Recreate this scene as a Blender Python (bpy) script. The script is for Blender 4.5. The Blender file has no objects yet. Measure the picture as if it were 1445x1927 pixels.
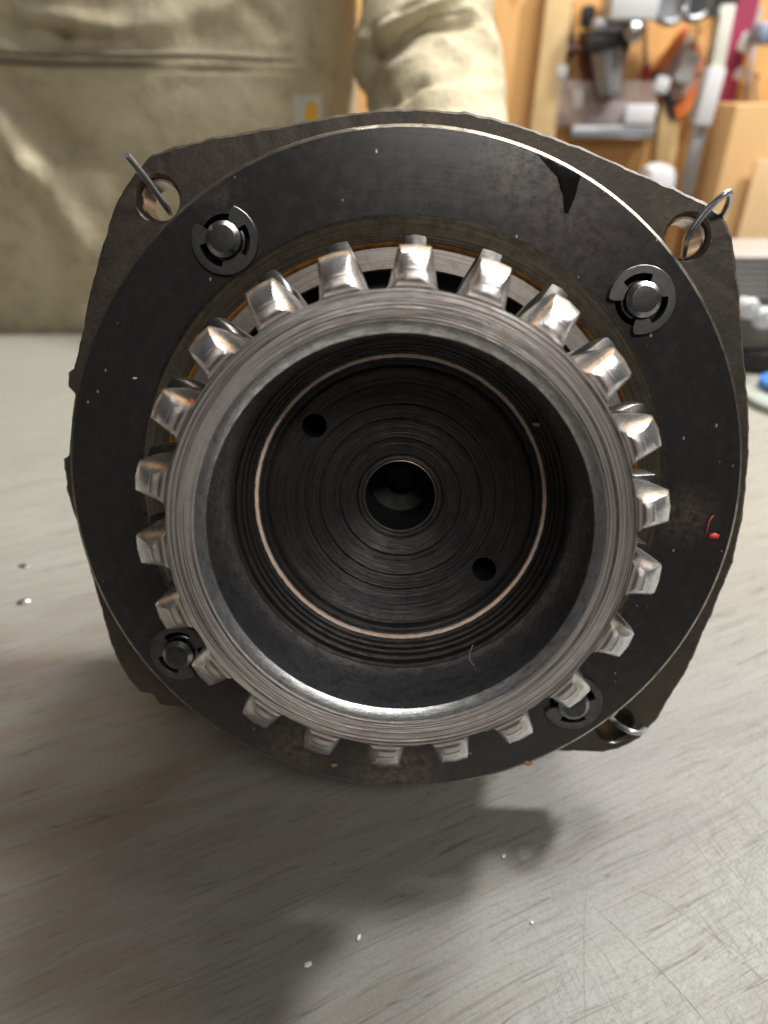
import bpy, bmesh, math, random
from math import sin, cos, pi, radians, hypot, atan2, exp
from mathutils import Vector, Matrix, noise
from mathutils.geometry import delaunay_2d_cdt
random.seed(7)
S = 0.001                       # everything below is written in millimetres
H = 188.0                       # height of the camera above the bench top
PITCH = radians(32)
FPX = 1300.0                    # focal length in photograph pixels (1445 x 1927)
scn = bpy.context.scene
COL = scn.collection

# ------------------------------------------------------------------ camera, world, lamps, exposure
cam_d = bpy.data.cameras.new("camera"); cam = bpy.data.objects.new("camera", cam_d); COL.objects.link(cam)
cam.location = (0, 0, H * S); cam.rotation_euler = (pi / 2 - PITCH, 0, 0)
cam_d.sensor_fit = 'VERTICAL'; cam_d.sensor_height = 24; cam_d.lens = FPX / 1927 * 24
cam_d.clip_start = 0.01; cam_d.clip_end = 50
cam_d.dof.use_dof = True; cam_d.dof.focus_distance = 0.156; cam_d.dof.aperture_fstop = cam_d.lens / 2.2
scn.camera = cam

world = bpy.data.worlds.new("World"); scn.world = world; world.use_nodes = True
bg = world.node_tree.nodes['Background']
bg.inputs[0].default_value = (0.56, 0.53, 0.52, 1); bg.inputs[1].default_value = 0.07

def area(name, loc, target, sx, sy, power, col=(1, .95, .88)):
    l = bpy.data.lights.new(name, 'AREA'); l.shape = 'RECTANGLE'; l.size = sx * S; l.size_y = sy * S
    l.energy = power; l.color = col
    o = bpy.data.objects.new(name, l); COL.objects.link(o)
    o.location = Vector(loc) * S
    d = (Vector(target) - Vector(loc)).normalized()
    o.rotation_euler = d.to_track_quat('-Z', 'Y').to_euler()
    return o
# shop lights hanging over the bench (right, behind), and one weaker lamp over the photographer
def above_part(a, b, t): return (a * t, 150 + b * t, 90 + t)
area("shop_light", above_part(.84, .41, 1300), (0, 150, 90), 140, 140, 31, (1, .99, .97))
area("ceiling_light", above_part(.40, .31, 1500), (0, 150, 90), 290, 290, 16, (1, .985, .96))
area("front_light", (230, -530, 900), (0, 130, 100), 560, 170, 4.4, (1, .97, .93))
area("wall_fill", (300, 700, 1500), (300, 1400, 200), 900, 200, 13, (1, .97, .9))  # unseen lamp added to brighten the plywood wall

scn.view_settings.view_transform = 'Standard'; scn.view_settings.look = 'None'
scn.view_settings.exposure = 0.3; scn.view_settings.gamma = 1

# ------------------------------------------------------------------ frames of reference
def cam2w(x, y, z):             # camera axes (right, down, forward) -> room axes, millimetres, bench top = 0
    return Vector((x, z * cos(PITCH) - y * sin(PITCH), -z * sin(PITCH) - y * cos(PITCH) + H))
def ray(px, py):
    v = cam2w((px - 722.5) / FPX, (py - 963.5) / FPX, 1.0); v.z -= H
    return v
def at_y(px, py, Y):            # point on the vertical plane at distance Y
    r = ray(px, py); t = Y / r.y
    return Vector((r.x * t, Y, H + r.z * t))
def on_table(px, py, z=0):
    r = ray(px, py); t = (z - H) / r.z
    return Vector((r.x * t, r.y * t, z))
def to_px(p):
    q = Vector(p) - Vector((0, 0, H))
    zf = q.y * cos(PITCH) - q.z * sin(PITCH); yd = -q.y * sin(PITCH) - q.z * cos(PITCH)
    return 722.5 + FPX * q.x / zf, 963.5 + FPX * yd / zf
# the axis of the machine part, in camera axes
AX = Vector((762 - 722.5, 665 - 963.5, FPX)).normalized()
C0 = Vector(((750 - 722.5) / FPX * 130, (1005 - 963.5) / FPX * 130, 130.0))
UX = Vector((0, 1, 0)).cross(AX).normalized(); VY = AX.cross(UX)
def rotw(v): return cam2w(*v) - Vector((0, 0, H))
RX, RY, RZ = rotw(UX), rotw(-VY), rotw(-AX)
RM = Matrix((RX, RY, RZ)).transposed()
def loc2(px, py, z):            # photograph pixel -> (x, y) in the plane z mm behind the gear's front face
    d = Vector(((px - 722.5) / FPX, (py - 963.5) / FPX, 1.0))
    t = (C0 + AX * z).dot(AX) / d.dot(AX)
    p = d * t - C0 - AX * z
    return p.dot(UX), -p.dot(VY)

# ------------------------------------------------------------------ node helpers
def mat(name):
    m = bpy.data.materials.new(name); m.use_nodes = True
    return m, m.node_tree, m.node_tree.nodes['Principled BSDF']
def N(nt, typ, **kw):
    n = nt.nodes.new(typ)
    for k, v in kw.items(): setattr(n, k, v)
    return n
def lk(nt, a, b): nt.links.new(a, b)
def val(nt, sock, v):
    if hasattr(v, 'is_linked') or hasattr(v, 'links'): lk(nt, v, sock)
    else: sock.default_value = v
def M(nt, op, a, b=0.0, c=None):
    n = N(nt, 'ShaderNodeMath', operation=op); val(nt, n.inputs[0], a); val(nt, n.inputs[1], b)
    if c is not None: val(nt, n.inputs[2], c)
    return n.outputs[0]
def mm(nt):                     # object coordinates in millimetres
    t = N(nt, 'ShaderNodeTexCoord'); v = N(nt, 'ShaderNodeVectorMath', operation='SCALE')
    lk(nt, t.outputs['Object'], v.inputs[0]); v.inputs['Scale'].default_value = 1000.0
    return v.outputs[0]
def scaled(nt, vec, s, rot=(0, 0, 0), loc=(0, 0, 0)):
    if rot[2]:
        q = N(nt, 'ShaderNodeVectorRotate', rotation_type='Z_AXIS'); lk(nt, vec, q.inputs['Vector']); q.inputs['Angle'].default_value = rot[2]; vec = q.outputs[0]
    n = N(nt, 'ShaderNodeMapping'); lk(nt, vec, n.inputs['Vector'])
    n.inputs['Scale'].default_value = s; n.inputs['Scale'].default_value = s; n.inputs['Location'].default_value = loc
    return n.outputs[0]
def nz(nt, vec, scale, detail=3, rough=.55, dist=0):
    n = N(nt, 'ShaderNodeTexNoise'); lk(nt, vec, n.inputs['Vector'])
    n.inputs['Scale'].default_value = scale; n.inputs['Detail'].default_value = detail
    n.inputs['Roughness'].default_value = rough; n.inputs['Distortion'].default_value = dist
    return n.outputs[0]
def ramp(nt, fac, stops):
    r = N(nt, 'ShaderNodeValToRGB'); lk(nt, fac, r.inputs[0]); e = r.color_ramp.elements
    while len(e) < len(stops): e.new(0.5)
    for i, (p, c) in enumerate(stops):
        e[i].position = p; e[i].color = (c, c, c, 1) if isinstance(c, (int, float)) else (*c, 1)
    return r.outputs[0]
def mix(nt, fac, a, b, mode='MIX'):
    n = N(nt, 'ShaderNodeMix', data_type='RGBA', blend_type=mode)
    for s, v in ((n.inputs[0], fac), (n.inputs[6], a), (n.inputs[7], b)):
        if isinstance(v, tuple): s.default_value = (*v, 1)
        elif isinstance(v, (int, float)): s.default_value = v
        else: lk(nt, v, s)
    return n.outputs[2]
def bump(nt, b, hgt, strength, dist, normal=None):
    n = N(nt, 'ShaderNodeBump'); n.inputs['Strength'].default_value = strength
    n.inputs['Distance'].default_value = dist * S
    lk(nt, hgt, n.inputs['Height'])
    if normal is not None: lk(nt, normal, n.inputs['Normal'])
    lk(nt, n.outputs[0], b.inputs['Normal'])
    return n.outputs[0]
def polar(nt, kr, kt=6.0, kz=0.0):    # vector whose noise makes rings about the local z axis
    v = mm(nt); s = N(nt, 'ShaderNodeSeparateXYZ'); lk(nt, v, s.inputs[0])
    x, y, z = s.outputs
    r = M(nt, 'SQRT', M(nt, 'ADD', M(nt, 'MULTIPLY', x, x), M(nt, 'MULTIPLY', y, y)))
    rr = M(nt, 'MAXIMUM', r, 0.01)
    c = N(nt, 'ShaderNodeCombineXYZ')
    lk(nt, M(nt, 'MULTIPLY', M(nt, 'DIVIDE', x, rr), kt), c.inputs[0])
    lk(nt, M(nt, 'MULTIPLY', M(nt, 'DIVIDE', y, rr), kt), c.inputs[1])
    lk(nt, M(nt, 'ADD', M(nt, 'MULTIPLY', r, kr), M(nt, 'MULTIPLY', z, kz)), c.inputs[2])
    return c.outputs[0], r, v
def metal(name, col, metallic=1.0, rough=.35, kr=3.0, kt=5.0, kz=0.0, ring=.5, ringd=.03, streak=.35, grime=None, grime_amt=.5, rvar=.2, fine=0.0, specks=0.0, dark=.35, scuffs=(), edge0=.46, edgew=.14):
    m, nt, b = mat(name)
    pv, r, v = polar(nt, kr, kt, kz)
    n1 = nz(nt, pv, 1.0, 4, .65)
    n2 = nz(nt, v, .35, 4, .6)
    base = mix(nt, M(nt, 'MULTIPLY', ramp(nt, n1, [(edge0, 0.0), (edge0 + edgew, 1.0)]), streak), tuple(col), tuple(c * dark for c in col))
    if grime is not None:
        base = mix(nt, M(nt, 'MULTIPLY', ramp(nt, n2, [(.45, 0.0), (.68, 1.0)]), grime_amt), base, tuple(grime))
    rg = M(nt, 'ADD', M(nt, 'MULTIPLY', M(nt, 'SUBTRACT', n2, .5), rvar * 2), rough)
    if specks:
        sp = N(nt, 'ShaderNodeTexVoronoi'); lk(nt, scaled(nt, v, (1, .55, 1)), sp.inputs['Vector']); sp.inputs['Scale'].default_value = .42
        wn = N(nt, 'ShaderNodeSeparateColor'); lk(nt, sp.outputs['Color'], wn.inputs[0])
        near = M(nt, 'LESS_THAN', sp.outputs['Distance'], M(nt, 'MULTIPLY', M(nt, 'POWER', wn.outputs[0], 2.0), .115))
        msk = M(nt, 'MULTIPLY', near, M(nt, 'GREATER_THAN', wn.outputs[1], 1 - specks))
        base = mix(nt, msk, base, (.50, .49, .47))
    for (sx_, sy_, sr_, am_, sc_) in scuffs:
        d_ = N(nt, 'ShaderNodeVectorMath', operation='DISTANCE'); lk(nt, v, d_.inputs[0]); d_.inputs[1].default_value = (sx_, sy_, -38)
        w_ = M(nt, 'SUBTRACT', 1.0, M(nt, 'DIVIDE', d_.outputs['Value'], sr_)); w_ = M(nt, 'MAXIMUM', w_, 0.0)
        base = mix(nt, M(nt, 'MULTIPLY', M(nt, 'MULTIPLY', w_, am_), ramp(nt, nz(nt, v, .5, 5, .75), [(.4, 0.0), (.6, 1.0)])), base, sc_)
    lk(nt, base, b.inputs['Base Color']); lk(nt, rg, b.inputs['Roughness'])
    b.inputs['Metallic'].default_value = metallic
    nb = bump(nt, b, n1, ring, ringd)
    bump(nt, b, nz(nt, v, 2.2, 4, .7), .35, .02 + fine, nb)
    return m

MT = {}
SC = [(*loc2(1080, 440, 38), 22, .7, (.13, .105, .09)), (*loc2(980, 300, 38), 14, .8, (.13, .12, .10)), (*loc2(1290, 970, 38), 9, 1.2, (.15, .12, .09)), (*loc2(410, 370, 38), 7, 1.1, (.13, .11, .10)), (*loc2(740, 1445, 38), 16, 1.2, (.15, .12, .09)), (*loc2(560, 1400, 38), 12, 1.2, (.13, .11, .08))]
MT['plate'] = metal('oiled_black_steel', (.048, .045, .046), .5, .27, 2.2, 2.5, 0, .35, .02, .2, (.068, .056, .045), .35, .07, 0, .93, scuffs=SC)
MT['edge'] = metal('bare_edge_steel', (.50, .46, .38), 1, .34, 3, 40, 1, .3, .02, .5, (.16, .12, .08), .6, .2)
MT['cone'] = metal('turned_cone_steel', (.50, .43, .32), .9, .38, 5.0, 1.2, 0, 1.0, .06, .8, (.11, .07, .04), .5, .15, 0, .3)
MT['amber'] = metal('amber_varnish', (.60, .27, .05), .3, .35, 3, 9, 0, .4, .03, .5, (.12, .06, .02), .8)
MT['washer'] = metal('ground_washer_steel', (.46, .41, .375), .9, .38, 4, 2, 0, .6, .02, .5, (.12, .09, .06), .5)
MT['face'] = metal('scored_gear_face', (.60, .555, .53), .65, .36, 3.5, .75, 0, 1.0, .22, 1.0, (.36, .28, .235), .5, .12, 0, 0, .15, (), .50, .07)
MT['bevel'] = metal('bright_bevel_steel', (.82, .83, .82), 1, .27, 2.5, 14, 2.5, .6, .05, .6, (.20, .20, .19), .5, .12)
MT['tooth'] = metal('worn_tooth_steel', (.72, .73, .74), .92, .26, .5, 3, .25, .4, .2, .35, (.30, .27, .24), .6, .22, .07)
MT['bore'] = metal('dark_bore_steel', (.42, .45, .49), .9, .27, 0.1, 2, .5, .25, .02, .12, (.10, .105, .11), .5, .12, 0, .25)
MT['soot'] = metal('blackened_steel', (.048, .045, .045), .5, .36, 3.0, 2.5, 2, 1.0, .22, .7, (.015, .014, .014), .5, .15)
MT['copper'] = metal('copper', (.97, .72, .58), .15, .40, 3, 20, 0, .4, .03, .35, (.72, .60, .42), .7)
MT['pin'] = metal('dark_pin_steel', (.12, .115, .11), .9, .34, 3, 6, 1, .5, .04, .4, (.06, .05, .04), .6, .15, 0, .25)
MT['pin_edge'] = metal('pin_chamfer_steel', (.38, .40, .42), 1, .30, 3, 10, 1, .4, .03, .5, (.10, .09, .08), .6)
MT['clip'] = metal('spring_clip_steel', (.15, .145, .14), .85, .34, .5, .6, 0, .3, .02, .3, (.06, .05, .04), .6, .12, 0, .2)
MT['wire'] = metal('wire_steel', (.55, .56, .58), .8, .32, 1, 4, .3, .2, .01, .2, (.2, .19, .18), .4)
MT['hubrim'] = metal('brassy_hub_rim', (.30, .20, .13), .7, .4, 3, 20, 0, .4, .03, .4)
MT['black'] = metal('painted_recess_shade', (.008, .008, .008), .2, .6, 1, 3, 0, .2, .02, .2)  # near-black colour paints the shade inside gaps, pin bores and the hub hole

def cast_mat():
    m, nt, b = mat('rough_cast_iron'); v = mm(nt)
    n1 = nz(nt, v, .12, 5, .6); n2 = nz(nt, v, 1.1, 5, .7)
    c = mix(nt, ramp(nt, n1, [(.35, 0.0), (.7, 1.0)]), (.050, .043, .037), (.085, .066, .048))
    c = mix(nt, M(nt, 'MULTIPLY', ramp(nt, n2, [(.5, 0.0), (.75, 1.0)]), .35), c, (.15, .135, .12))
    lk(nt, c, b.inputs['Base Color']); b.inputs['Metallic'].default_value = .5
    lk(nt, M(nt, 'ADD', M(nt, 'MULTIPLY', n2, .4), .32), b.inputs['Roughness'])
    nb = bump(nt, b, n2, .5, .12); bump(nt, b, nz(nt, v, .4, 3), .5, .18, nb)
    return m
MT['cast'] = cast_mat()

def plain(name, col, rough=.5, metallic=0, var=.3, sc=.05, bmp=.2, bd=.3, trans=0, alpha=1):
    m, nt, b = mat(name); v = mm(nt); n = nz(nt, v, sc, 4, .6)
    c = mix(nt, M(nt, 'MULTIPLY', ramp(nt, n, [(.3, 0.0), (.7, 1.0)]), var), tuple(col), tuple(x * .55 for x in col))
    lk(nt, c, b.inputs['Base Color']); b.inputs['Roughness'].default_value = rough; b.inputs['Metallic'].default_value = metallic
    if trans: b.inputs['Transmission Weight'].default_value = trans
    if alpha < 1: b.inputs['Alpha'].default_value = alpha
    bump(nt, b, nz(nt, v, sc * 8, 3), bmp, bd)
    return m

def table_mat():
    m, nt, b = mat('worn_painted_wood_bench'); v = mm(nt)
    wob = nz(nt, scaled(nt, v, (.012, .05, 1), (0, 0, GRAIN)), 1.0, 2, .5)
    wv = N(nt, 'ShaderNodeVectorMath', operation='ADD'); lk(nt, v, wv.inputs[0])
    cw = N(nt, 'ShaderNodeCombineXYZ'); lk(nt, M(nt, 'MULTIPLY', wob, 9.0), cw.inputs[1]); lk(nt, cw.outputs[0], wv.inputs[1]); v2 = wv.outputs[0]
    n1 = nz(nt, scaled(nt, v2, (.010, .13, 1), (0, 0, GRAIN)), 1.0, 5, .65, .3)
    n2 = nz(nt, scaled(nt, v2, (.030, 1.0, 1), (0, 0, GRAIN)), 1.0, 5, .7, .2)
    line = nz(nt, scaled(nt, v2, (.014, .42, 1), (0, 0, GRAIN), (5, 1, 0)), 1.0, 2, .4)
    n3 = nz(nt, scaled(nt, v, (1.3, .04, 1), (0, 0, GRAIN + .12)), 1.0, 3, .7)
    n4 = nz(nt, scaled(nt, v, (.05, 1.8, 1), (0, 0, GRAIN - .5)), 1.0, 3, .7)
    n5 = nz(nt, v, .9, 6, .8); big = nz(nt, scaled(nt, v, (.010, .03, 1), (0, 0, GRAIN)), 1.0, 3, .5)
    c = mix(nt, ramp(nt, big, [(.36, 0.0), (.66, 1.0)]), (.250, .255, .238), (.212, .208, .205))
    c = mix(nt, M(nt, 'MULTIPLY', ramp(nt, n1, [(.48, 0.0), (.66, 1.0)]), .30), c, (.155, .134, .109))
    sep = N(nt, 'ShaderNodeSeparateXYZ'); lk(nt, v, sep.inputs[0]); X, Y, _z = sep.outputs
    falloff_lift = ramp(nt, M(nt, 'MULTIPLY', M(nt, 'ADD', Y, -170.0), .008), [(0, 0.0), (1, 1.0)])  # bench colour lifted with distance, making up for lamp falloff
    c = mix(nt, M(nt, 'MULTIPLY', falloff_lift, .7), c, (.315, .305, .25))
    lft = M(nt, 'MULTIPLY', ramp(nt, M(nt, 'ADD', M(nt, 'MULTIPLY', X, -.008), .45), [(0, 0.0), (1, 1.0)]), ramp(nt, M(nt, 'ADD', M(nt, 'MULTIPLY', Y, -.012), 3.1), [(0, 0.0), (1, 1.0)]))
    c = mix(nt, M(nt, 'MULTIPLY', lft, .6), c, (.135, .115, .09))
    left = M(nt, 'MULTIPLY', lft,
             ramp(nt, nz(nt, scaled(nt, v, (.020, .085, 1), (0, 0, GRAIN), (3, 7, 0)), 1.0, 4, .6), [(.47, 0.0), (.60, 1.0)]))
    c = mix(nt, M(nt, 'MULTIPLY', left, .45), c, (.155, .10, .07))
    # thin dark grain lines: narrow bands of the stretched noise
    gl = ramp(nt, M(nt, 'ABSOLUTE', M(nt, 'SUBTRACT', line, .5)), [(0.0, 1.0), (.012, 0.0)])
    gl = M(nt, 'MULTIPLY', gl, ramp(nt, n1, [(.40, 0.0), (.55, 1.0)]))
    c = mix(nt, M(nt, 'MULTIPLY', gl, .8), c, (.08, .068, .053))
    c = mix(nt, M(nt, 'MULTIPLY', ramp(nt, n2, [(.52, 0.0), (.64, 1.0)]), .50), c, (.12, .11, .085))
    c = mix(nt, M(nt, 'MULTIPLY', ramp(nt, n5, [(.48, 0.0), (.62, 1.0)]), .40), c, (.13, .12, .10))
    worn = ramp(nt, M(nt, 'ADD', M(nt, 'MULTIPLY', X, .010), M(nt, 'ADD', M(nt, 'MULTIPLY', Y, -.012), 1.05)), [(0.15, 0.0), (.75, 1.0)])
    worn = M(nt, 'MULTIPLY', worn, ramp(nt, nz(nt, v, .035, 3, .5), [(.35, .25), (.6, 1.0)]))
    for nn_, a_, lo in ((n3, .65, .53), (n4, .55, .55)):
        c = mix(nt, M(nt, 'MULTIPLY', ramp(nt, nn_, [(lo, 0.0), (lo + .09, 1.0)]), M(nt, 'MULTIPLY', worn, a_)), c, (.117, .117, .092))
    fl = M(nt, 'MULTIPLY', ramp(nt, nz(nt, v, .22, 6, .8), [(.48, 0.0), (.66, 1.0)]), M(nt, 'MULTIPLY', worn, .45))
    c = mix(nt, fl, c, (.35, .37, .365))
    vo = N(nt, 'ShaderNodeTexVoronoi', feature='DISTANCE_TO_EDGE'); lk(nt, scaled(nt, v2, (1, 1, 1)), vo.inputs['Vector']); vo.inputs['Scale'].default_value = .16
    cr = M(nt, 'MULTIPLY', ramp(nt, vo.outputs[0], [(0.0, 1.0), (.018, 0.0)]), M(nt, 'MULTIPLY', worn, ramp(nt, n5, [(.45, 0.0), (.6, .5)])))
    c = mix(nt, cr, c, (.12, .12, .09))
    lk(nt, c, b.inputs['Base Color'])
    lk(nt, M(nt, 'ADD', M(nt, 'MULTIPLY', n5, .3), .42), b.inputs['Roughness'])
    b.inputs['Specular IOR Level'].default_value = .22
    nb = bump(nt, b, n2, .4, .12); nb = bump(nt, b, n3, .25, .10, nb); bump(nt, b, n5, .35, .10, nb)
    return m

# ------------------------------------------------------------------ object helpers
def link(o, parent=None):
    COL.objects.link(o)
    if parent is not None: o.parent = parent
    return o
def finish(me, ang=38):
    me.validate(); me.update()
    bm = bmesh.new(); bm.from_mesh(me)
    bmesh.ops.recalc_face_normals(bm, faces=bm.faces)
    for f in bm.faces: f.smooth = True
    th = radians(ang)
    for e in bm.edges:
        e.smooth = not (len(e.link_faces) == 2 and e.calc_face_angle(0) > th)
    bm.to_mesh(me); bm.free()
def mk(name, verts, faces, mats, parent=None, idx=None, ang=38, kind=None):
    me = bpy.data.meshes.new(name)
    me.from_pydata([Vector(v) * S for v in verts], [], faces)
    for m_ in (mats if isinstance(mats, (list, tuple)) else [mats]): me.materials.append(m_)
    if idx:
        for p, i in zip(me.polygons, idx): p.material_index = i
    finish(me, ang)
    o = bpy.data.objects.new(name, me)
    if kind: o['kind'] = kind
    return link(o, parent)
class G:                        # collects shapes into one mesh
    def __init__(s): s.v = []; s.f = []; s.i = []
    def add(s, v, f, mi=0):
        k = len(s.v); s.v += [tuple(x) for x in v]; s.f += [tuple(a + k for a in q) for q in f]; s.i += [mi] * len(f)
        return s
    def box(s, c, d, mi=0, rot=None, bev=0.0):
        x, y, z = [q / 2 for q in d]; b = min(bev, x * .9, y * .9, z * .9)
        V = []
        if b <= 0:
            V = [Vector((i * x, j * y, k * z)) for i in (-1, 1) for j in (-1, 1) for k in (-1, 1)]
            F = [(0, 1, 3, 2), (4, 6, 7, 5), (0, 4, 5, 1), (2, 3, 7, 6), (0, 2, 6, 4), (1, 5, 7, 3)]
        else:
            bm = bmesh.new(); bmesh.ops.create_cube(bm, size=1)
            for q in bm.verts: q.co = Vector((q.co.x * 2 * x, q.co.y * 2 * y, q.co.z * 2 * z))
            bmesh.ops.bevel(bm, geom=bm.edges[:], offset=b, segments=2, affect='EDGES', profile=.5)
            bm.verts.ensure_lookup_table(); V = [q.co.copy() for q in bm.verts]; F = [tuple(q.index for q in f.verts) for f in bm.faces]; bm.free()
        R = rot if rot is not None else Matrix.Identity(3)
        return s.add([R @ q + Vector(c) for q in V], F, mi)
    def lathe(s, prof, n=96, axis=None, org=(0, 0, 0), close=False, mis=None, jit=None):
        A = axis if axis is not None else Matrix.Identity(3); O = Vector(org)
        V = []; F = []; I = []
        for j, (r, z) in enumerate(prof):
            for i in range(n):
                t = 2 * pi * i / n; rr = r + (jit(j, t) if jit else 0)
                V.append(A @ Vector((rr * cos(t), rr * sin(t), z)) + O)
        m_ = len(prof)
        for j in range(m_ if close else m_ - 1):
            k = (j + 1) % m_
            for i in range(n):
                F.append((j * n + i, j * n + (i + 1) % n, k * n + (i + 1) % n, k * n + i)); I.append(mis[j] if mis else 0)
        k0 = len(s.v); s.v += [tuple(x) for x in V]; s.f += [tuple(a + k0 for a in q) for q in F]; s.i += I
        return s
    def cap(s, r, z, n=96, axis=None, org=(0, 0, 0), mi=0):
        A = axis if axis is not None else Matrix.Identity(3); O = Vector(org)
        return s.add([A @ Vector((r * cos(2 * pi * i / n), r * sin(2 * pi * i / n), z)) + O for i in range(n)], [tuple(range(n))], mi)
    def tube(s, pts, rad, n=12, mi=0, sub=5, caps=True):
        P = [Vector(p) for p in pts]; Q = []; RR = []
        rads = rad if isinstance(rad, (list, tuple)) else [rad] * len(P)
        for i in range(len(P) - 1):
            a = P[max(i - 1, 0)]; b = P[i]; c = P[i + 1]; d = P[min(i + 2, len(P) - 1)]
            for k in range(sub):
                t = k / sub
                Q.append(.5 * ((2 * b) + (c - a) * t + (2 * a - 5 * b + 4 * c - d) * t * t + (3 * b - a - 3 * c + d) * t ** 3))
                RR.append(rads[i] + (rads[i + 1] - rads[i]) * t)
        Q.append(P[-1]); RR.append(rads[-1])
        V = []; F = []; up = None
        for i, q in enumerate(Q):
            tg = (Q[min(i + 1, len(Q) - 1)] - Q[max(i - 1, 0)]).normalized()
            if up is None: up = tg.orthogonal().normalized()
            up = (up - tg * up.dot(tg)).normalized(); sd = tg.cross(up)
            for k in range(n):
                a = 2 * pi * k / n; V.append(q + (up * cos(a) + sd * sin(a)) * RR[i])
        for i in range(len(Q) - 1):
            for k in range(n): F.append((i * n + k, i * n + (k + 1) % n, (i + 1) * n + (k + 1) % n, (i + 1) * n + k))
        if caps: F.append(tuple(range(n))); F.append(tuple(range((len(Q) - 1) * n, len(Q) * n)))
        return s.add(V, F, mi)
    def build(s, name, mats, parent=None, ang=38, kind=None): return mk(name, s.v, s.f, mats, parent, s.i, ang, kind)
def thing(name, label, cat, loc=(0, 0, 0), rot=None, group=None):
    o = bpy.data.objects.new(name, None); o.empty_display_size = .02; COL.objects.link(o)
    mw = (rot.to_4x4() if rot is not None else Matrix.Identity(4)); mw.translation = Vector(loc) * S
    o.rotation_euler = mw.to_euler(); o.location = mw.translation
    o['label'] = label; o['category'] = cat
    if group: o['group'] = group
    return o
def tag(o, label, cat, group=None):
    o['label'] = label; o['category'] = cat
    if group: o['group'] = group
    return o
def circle(cx, cy, r, n): return [(cx + r * cos(2 * pi * i / n), cy + r * sin(2 * pi * i / n)) for i in range(n)]
def inpoly(x, y, P):
    c = False; j = len(P) - 1
    for i in range(len(P)):
        if (P[i][1] > y) != (P[j][1] > y) and x < (P[j][0] - P[i][0]) * (y - P[i][1]) / (P[j][1] - P[i][1]) + P[i][0]: c = not c
        j = i
    return c
def sheet(outer, holes):        # flat triangulated face with holes
    pts = []; ed = []
    for L in [outer] + holes:
        k = len(pts); pts += L; ed += [(k + i, k + (i + 1) % len(L)) for i in range(len(L))]
    V, _, F, *_ = delaunay_2d_cdt([Vector(p) for p in pts], ed, [], 1, 1e-6)
    out = []
    for f in F:
        cx = sum(V[i].x for i in f) / len(f); cy = sum(V[i].y for i in f) / len(f)
        if inpoly(cx, cy, outer) and not any(inpoly(cx, cy, h) for h in holes): out.append(tuple(f))
    return V, out
def slab(g, outer, holes, z0, z1, mi=0, back=True, walls=(True, True)):
    V, F = sheet(outer, holes)
    g.add([(v.x, v.y, -z0) for v in V], F, mi)
    if back: g.add([(v.x, v.y, -z1) for v in V], [tuple(reversed(f)) for f in F], mi)
    for k, L in enumerate([outer] + holes):
        if not walls[0 if k == 0 else 1]: continue
        n = len(L)
        g.add([(x, y, -z0) for x, y in L] + [(x, y, -z1) for x, y in L], [(i, (i + 1) % n, n + (i + 1) % n, n + i) for i in range(n)], mi)
    return g

# ------------------------------------------------------------------ bench and setting
def tdir(a, b):
    p, q = on_table(*a), on_table(*b); return atan2(q.y - p.y, q.x - p.x)
GRAIN = -tdir((0, 1847), (279, 1731))
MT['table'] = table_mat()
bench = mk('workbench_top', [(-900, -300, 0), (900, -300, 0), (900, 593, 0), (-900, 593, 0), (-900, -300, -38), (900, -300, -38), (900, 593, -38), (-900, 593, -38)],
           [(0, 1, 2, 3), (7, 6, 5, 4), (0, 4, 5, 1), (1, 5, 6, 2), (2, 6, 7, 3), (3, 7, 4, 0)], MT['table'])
tag(bench, 'pale scratched workbench top with reddish worn wood grain under the gear part', 'workbench')
floor_m = plain('concrete_floor', (.22, .21, .20), .8, 0, .5, .004)
mk('floor', [(-4000, -3000, -900), (4000, -3000, -900), (4000, 4000, -900), (-4000, 4000, -900)], [(0, 1, 2, 3)], floor_m, kind='structure')
YW = 1400
def ply_mat():
    m, nt, b = mat('plywood_wall'); v = mm(nt)
    n1 = nz(nt, scaled(nt, v, (.03, 1, .004)), 1.0, 4, .6, .6); kn = N(nt, 'ShaderNodeTexVoronoi'); lk(nt, scaled(nt, v, (.006, .01, .004)), kn.inputs['Vector']); kn.inputs['Scale'].default_value = 1
    c = mix(nt, ramp(nt, n1, [(.3, 0.0), (.7, 1.0)]), (.74, .42, .16), (.62, .33, .11))
    c = mix(nt, ramp(nt, kn.outputs['Distance'], [(.03, .8), (.09, 0.0)]), c, (.22, .10, .04))
    lk(nt, c, b.inputs['Base Color']); b.inputs['Roughness'].default_value = .55
    return m
MT['ply'] = ply_mat()
mk('wall', [(-2500, YW, -900), (2500, YW, -900), (2500, YW, 1800), (-2500, YW, 1800)], [(0, 1, 2, 3)], MT['ply'], kind='structure')

# ------------------------------------------------------------------ the machine part
root = thing('planetary_gear_carrier', 'oily black round steel housing plate with a bright toothed gear ring facing the viewer', 'machine part',
             cam2w(*C0), RM)
# flange casting
OUT = [(283, 290), (310, 280), (400, 256), (480, 243), (560, 228), (640, 214), (720, 203), (800, 202), (880, 209), (940, 222), (1000, 240), (1060, 262), (1130, 290),
       (1200, 322), (1270, 352), (1330, 380), (1362, 405), (1378, 440), (1387, 500), (1393, 560), (1399, 630), (1405, 700), (1410, 770), (1412, 830), (1408, 900),
       (1398, 980), (1380, 1060), (1340, 1160), (1290, 1270), (1240, 1350), (1205, 1392), (1165, 1412), (1130, 1418), (1070, 1416), (900, 1412), (700, 1400),
       (500, 1365), (400, 1345), (326, 1330), (300, 1328), (285, 1308), (262, 1305), (238, 1275), (225, 1252), (215, 1235), (195, 1170), (178, 1110), (165, 1060),
       (150, 1000), (135, 960), (124, 920), (117, 865), (126, 858), (134, 800), (140, 742), (128, 728), (126, 702), (137, 694), (143, 670), (150, 640), (165, 560), (180, 500), (195, 450), (208, 400), (222, 372), (235, 352), (252, 325)]
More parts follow.
